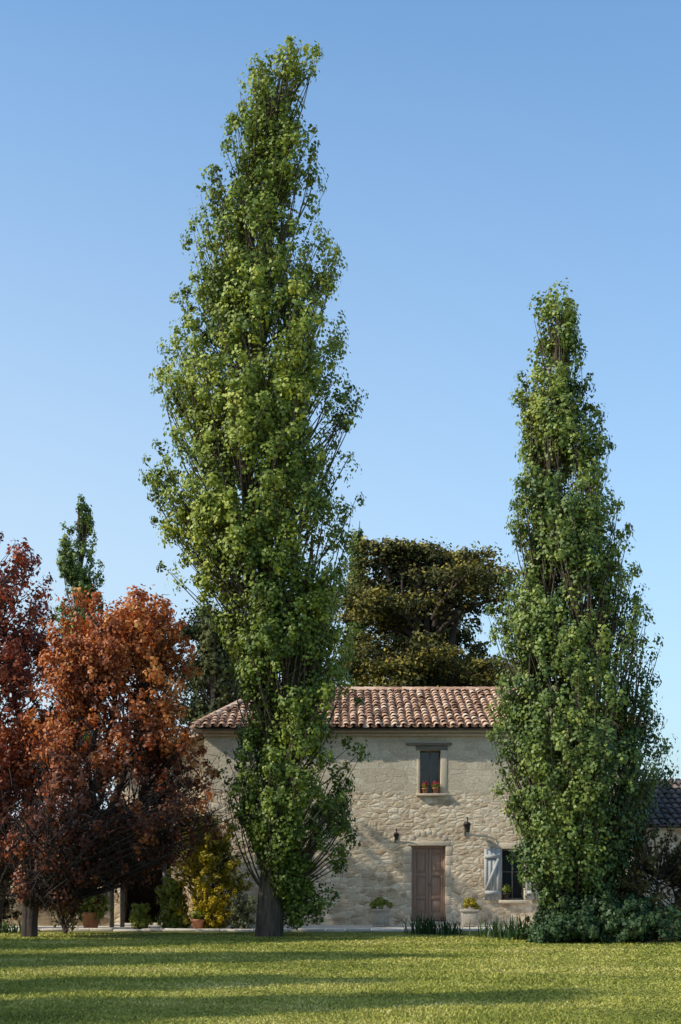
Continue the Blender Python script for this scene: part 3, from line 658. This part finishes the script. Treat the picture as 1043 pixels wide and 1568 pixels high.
B=Boxes(); B.quad((pa-.2,py0-.25,ze_+.01),(pb+.2,py0-.25,ze_+.01),(pb+.2,wy-.01,ze_+.75),(pa-.2,wy-.01,ze_+.75))
for x in (pa+.1,PX(187,py0),pb-.1): B.box(x-.05,x+.05,py0,py0+.1,0,ze_-.12)
B.box(pa-.15,pb+.15,py0-.02,py0+.14,ze_-.118,ze_-.0)
obj('timber_frame',B.mesh('porch_frame',oldWood),porch)
gw=empty('low_stone_wall'); B=Boxes(); B.box(PX(-300,39.2),PX(172,39.2),39.2,39.55,-.05,PZ(1362,39.2)); obj('wall',B.mesh('lowwall',wallM),gw)
B=Boxes(); x=PX(-300,39.2)
while x<PX(168,39.2): 
    L_=random.uniform(.35,.6); B.box(x,x+L_-.01,39.13,39.62,PZ(1362,39.2)+.004,PZ(1362,39.2)+.08,random.random(),.006); x+=L_
obj('coping',B.mesh('coping',stonePale),gw)
# right outbuilding
ob_=empty('tiled_outbuilding'); ry=43.; ra,rb=PX(985,ry),PX(1400,ry); re,rd=PZ(1268,ry),PZ(1198,ry+4.)
B=Boxes(); B.quad((ra,ry,-.1),(rb,ry,-.1),(rb,ry,re),(ra,ry,re)); B.quad((ra,ry+8,-.1),(ra,ry,-.1),(ra,ry,re),(ra,ry+8,re)); B.quad((ra,ry+8,re),(ra,ry,re),(ra,ry+4,rd-.05),(ra,ry+4,rd-.05)); B.quad((rb,ry,-.1),(rb,ry+8,-.1),(rb,ry+8,re),(rb,ry,re)); B.quad((rb,ry+8,-.1),(ra,ry+8,-.1),(ra,ry+8,re),(rb,ry+8,re))
obj('walls',B.mesh('outb_walls',wallM),ob_)
for s_ in (1,-1):
    yy=ry-.3 if s_>0 else ry+8.3
    vv=(0,(ry+4-yy),rd-re); org=(ra-.2,yy,re+.04) if s_>0 else (rb+.2,yy,re+.04)
    roof_tiles('roof_tiles',org,(s_,0,0),vv,rb-ra+.4,np.linalg.norm(vv),ob_,tileShade,seed=12,row=.5)
U=Boxes()
for yy in (ry-.3,ry+8.3): U.quad((ra-.2,yy,re),(rb+.2,yy,re),(rb+.2,ry+4,rd),(ra-.2,ry+4,rd))
obj('underlay',U.mesh('o_under',oldWood),ob_)

# distant tree line --------------------------------------------------------
rng=np.random.default_rng(99); n=35000
cl=900; cxx=rng.uniform(-150,150,cl); cyy=rng.uniform(110,125,cl); hmax=5.5+1.5*np.sin(cxx*.13)+1.0*np.sin(cxx*.37+1); czz=rng.uniform(.1,1,cl)**.7*hmax
idx=rng.integers(0,cl,n); D=rng.normal(size=(n,3)); D/=np.linalg.norm(D,axis=1,keepdims=True)
C=np.stack([cxx,cyy,czz],1)[idx]+D*rng.uniform(.3,1.,n)[:,None]*1.6; tnn=np.clip(.4+.2*rng.normal(size=cl)[idx]+.1*rng.normal(size=n),0,1)
obj('distant_tree_line',leaves_mesh('treeline',C,D,rng.uniform(.5,.95,n),tnn,darkM,rng))

# unseen poplars left of view, inferred from lawn shadows; extra rows added to darken them ----------------
for (x,y,h_,r_,wd_,src,sh) in ((-16.6,12.6,15.6,.4,1.2,rt,14.3),(-15.0,13.2,12.6,3.4,1.3,rt,14.3),(-22.5,11.1,19.6,1.4,.9,big,20.3),
      (-18.4,15.9,14.8,1.9,1.1,rt,14.3),(-24.5,14.4,18.6,2.9,.8,big,20.3),
      (-17,21.2,14.2,3.1,1.2,rt,14.3),(-23.,19.7,18.2,.1,.9,big,20.3),(-15.5,22.9,12.,3.1,1.2,rt,14.3),
      (-20.5,9.6,14.0,4.2,1.2,rt,14.3),(-18,26.4,14.8,5.2,1.4,rt,14.3),(-24,25.2,18.6,.9,.9,big,20.3),(-16,28.2,12.5,2.2,1.3,rt,14.3)):
    s_=h_/sh; dup_tree(src,'poplar_tree',(x,y,0),s_*wd_,r_,s_)

# ---------------------------------------------------------------- light
AZ=math.radians(16); EL=math.radians(36)
sd=Vector((math.cos(AZ)*math.cos(EL),math.sin(AZ)*math.cos(EL),-math.sin(EL)))
sl_=bpy.data.lights.new('sun','SUN'); sl_.energy=5.0; sl_.angle=math.radians(.5); sl_.color=(1,.93,.78)
so=bpy.data.objects.new('sun',sl_); col.objects.link(so); so.rotation_euler=sd.to_track_quat('-Z','Y').to_euler(); so.location=(-30,-5,30)
wd=bpy.data.worlds.new('World'); sc.world=wd; wd.use_nodes=True; nt=wd.node_tree
bg=nt.nodes['Background']; sky=nt.nodes.new('ShaderNodeTexSky'); sky.sky_type='NISHITA'; sky.sun_disc=False
sky.sun_elevation=EL
ts=-sd; sky.sun_rotation=math.atan2(ts.x,ts.y)
sky.air_density=1.0; sky.dust_density=2.2; sky.ozone_density=1.1; sky.altitude=50
tint=mixc(nt,1.0,sky.outputs[0],(1.20,1.60,1.80),'MULTIPLY')
# horizon haze, a little stronger on the sunward side
tcw=nt.nodes.new('ShaderNodeTexCoord'); sp_=nt.nodes.new('ShaderNodeSeparateXYZ'); nt.links.new(tcw.outputs['Generated'],sp_.inputs[0])
hz_=math_n(nt,'SUBTRACT',1.0,math_n(nt,'DIVIDE',math_n(nt,'MAXIMUM',sp_.outputs[2],0.0),.52),True)
hz_=math_n(nt,'MULTIPLY',math_n(nt,'POWER',hz_,1.2),math_n(nt,'SUBTRACT',.78,math_n(nt,'MULTIPLY',sp_.outputs[0],1.3)),True)
hazed=mixc(nt,hz_,tint,(4.9,5.8,6.6))
nt.links.new(hazed,bg.inputs[0]); bg.inputs[1].default_value=.14

cam=bpy.data.cameras.new('camera'); co=bpy.data.objects.new('camera',cam); col.objects.link(co)
co.location=(0,0,EYE); co.rotation_euler=(math.radians(90),0,0)
cam.sensor_fit='VERTICAL'; cam.sensor_height=36; cam.lens=F/1568*36; cam.shift_y=(HY-784)/1568; cam.clip_end=3000
sc.camera=co
sc.view_settings.view_transform='Standard'; sc.view_settings.look='None'; sc.view_settings.exposure=0
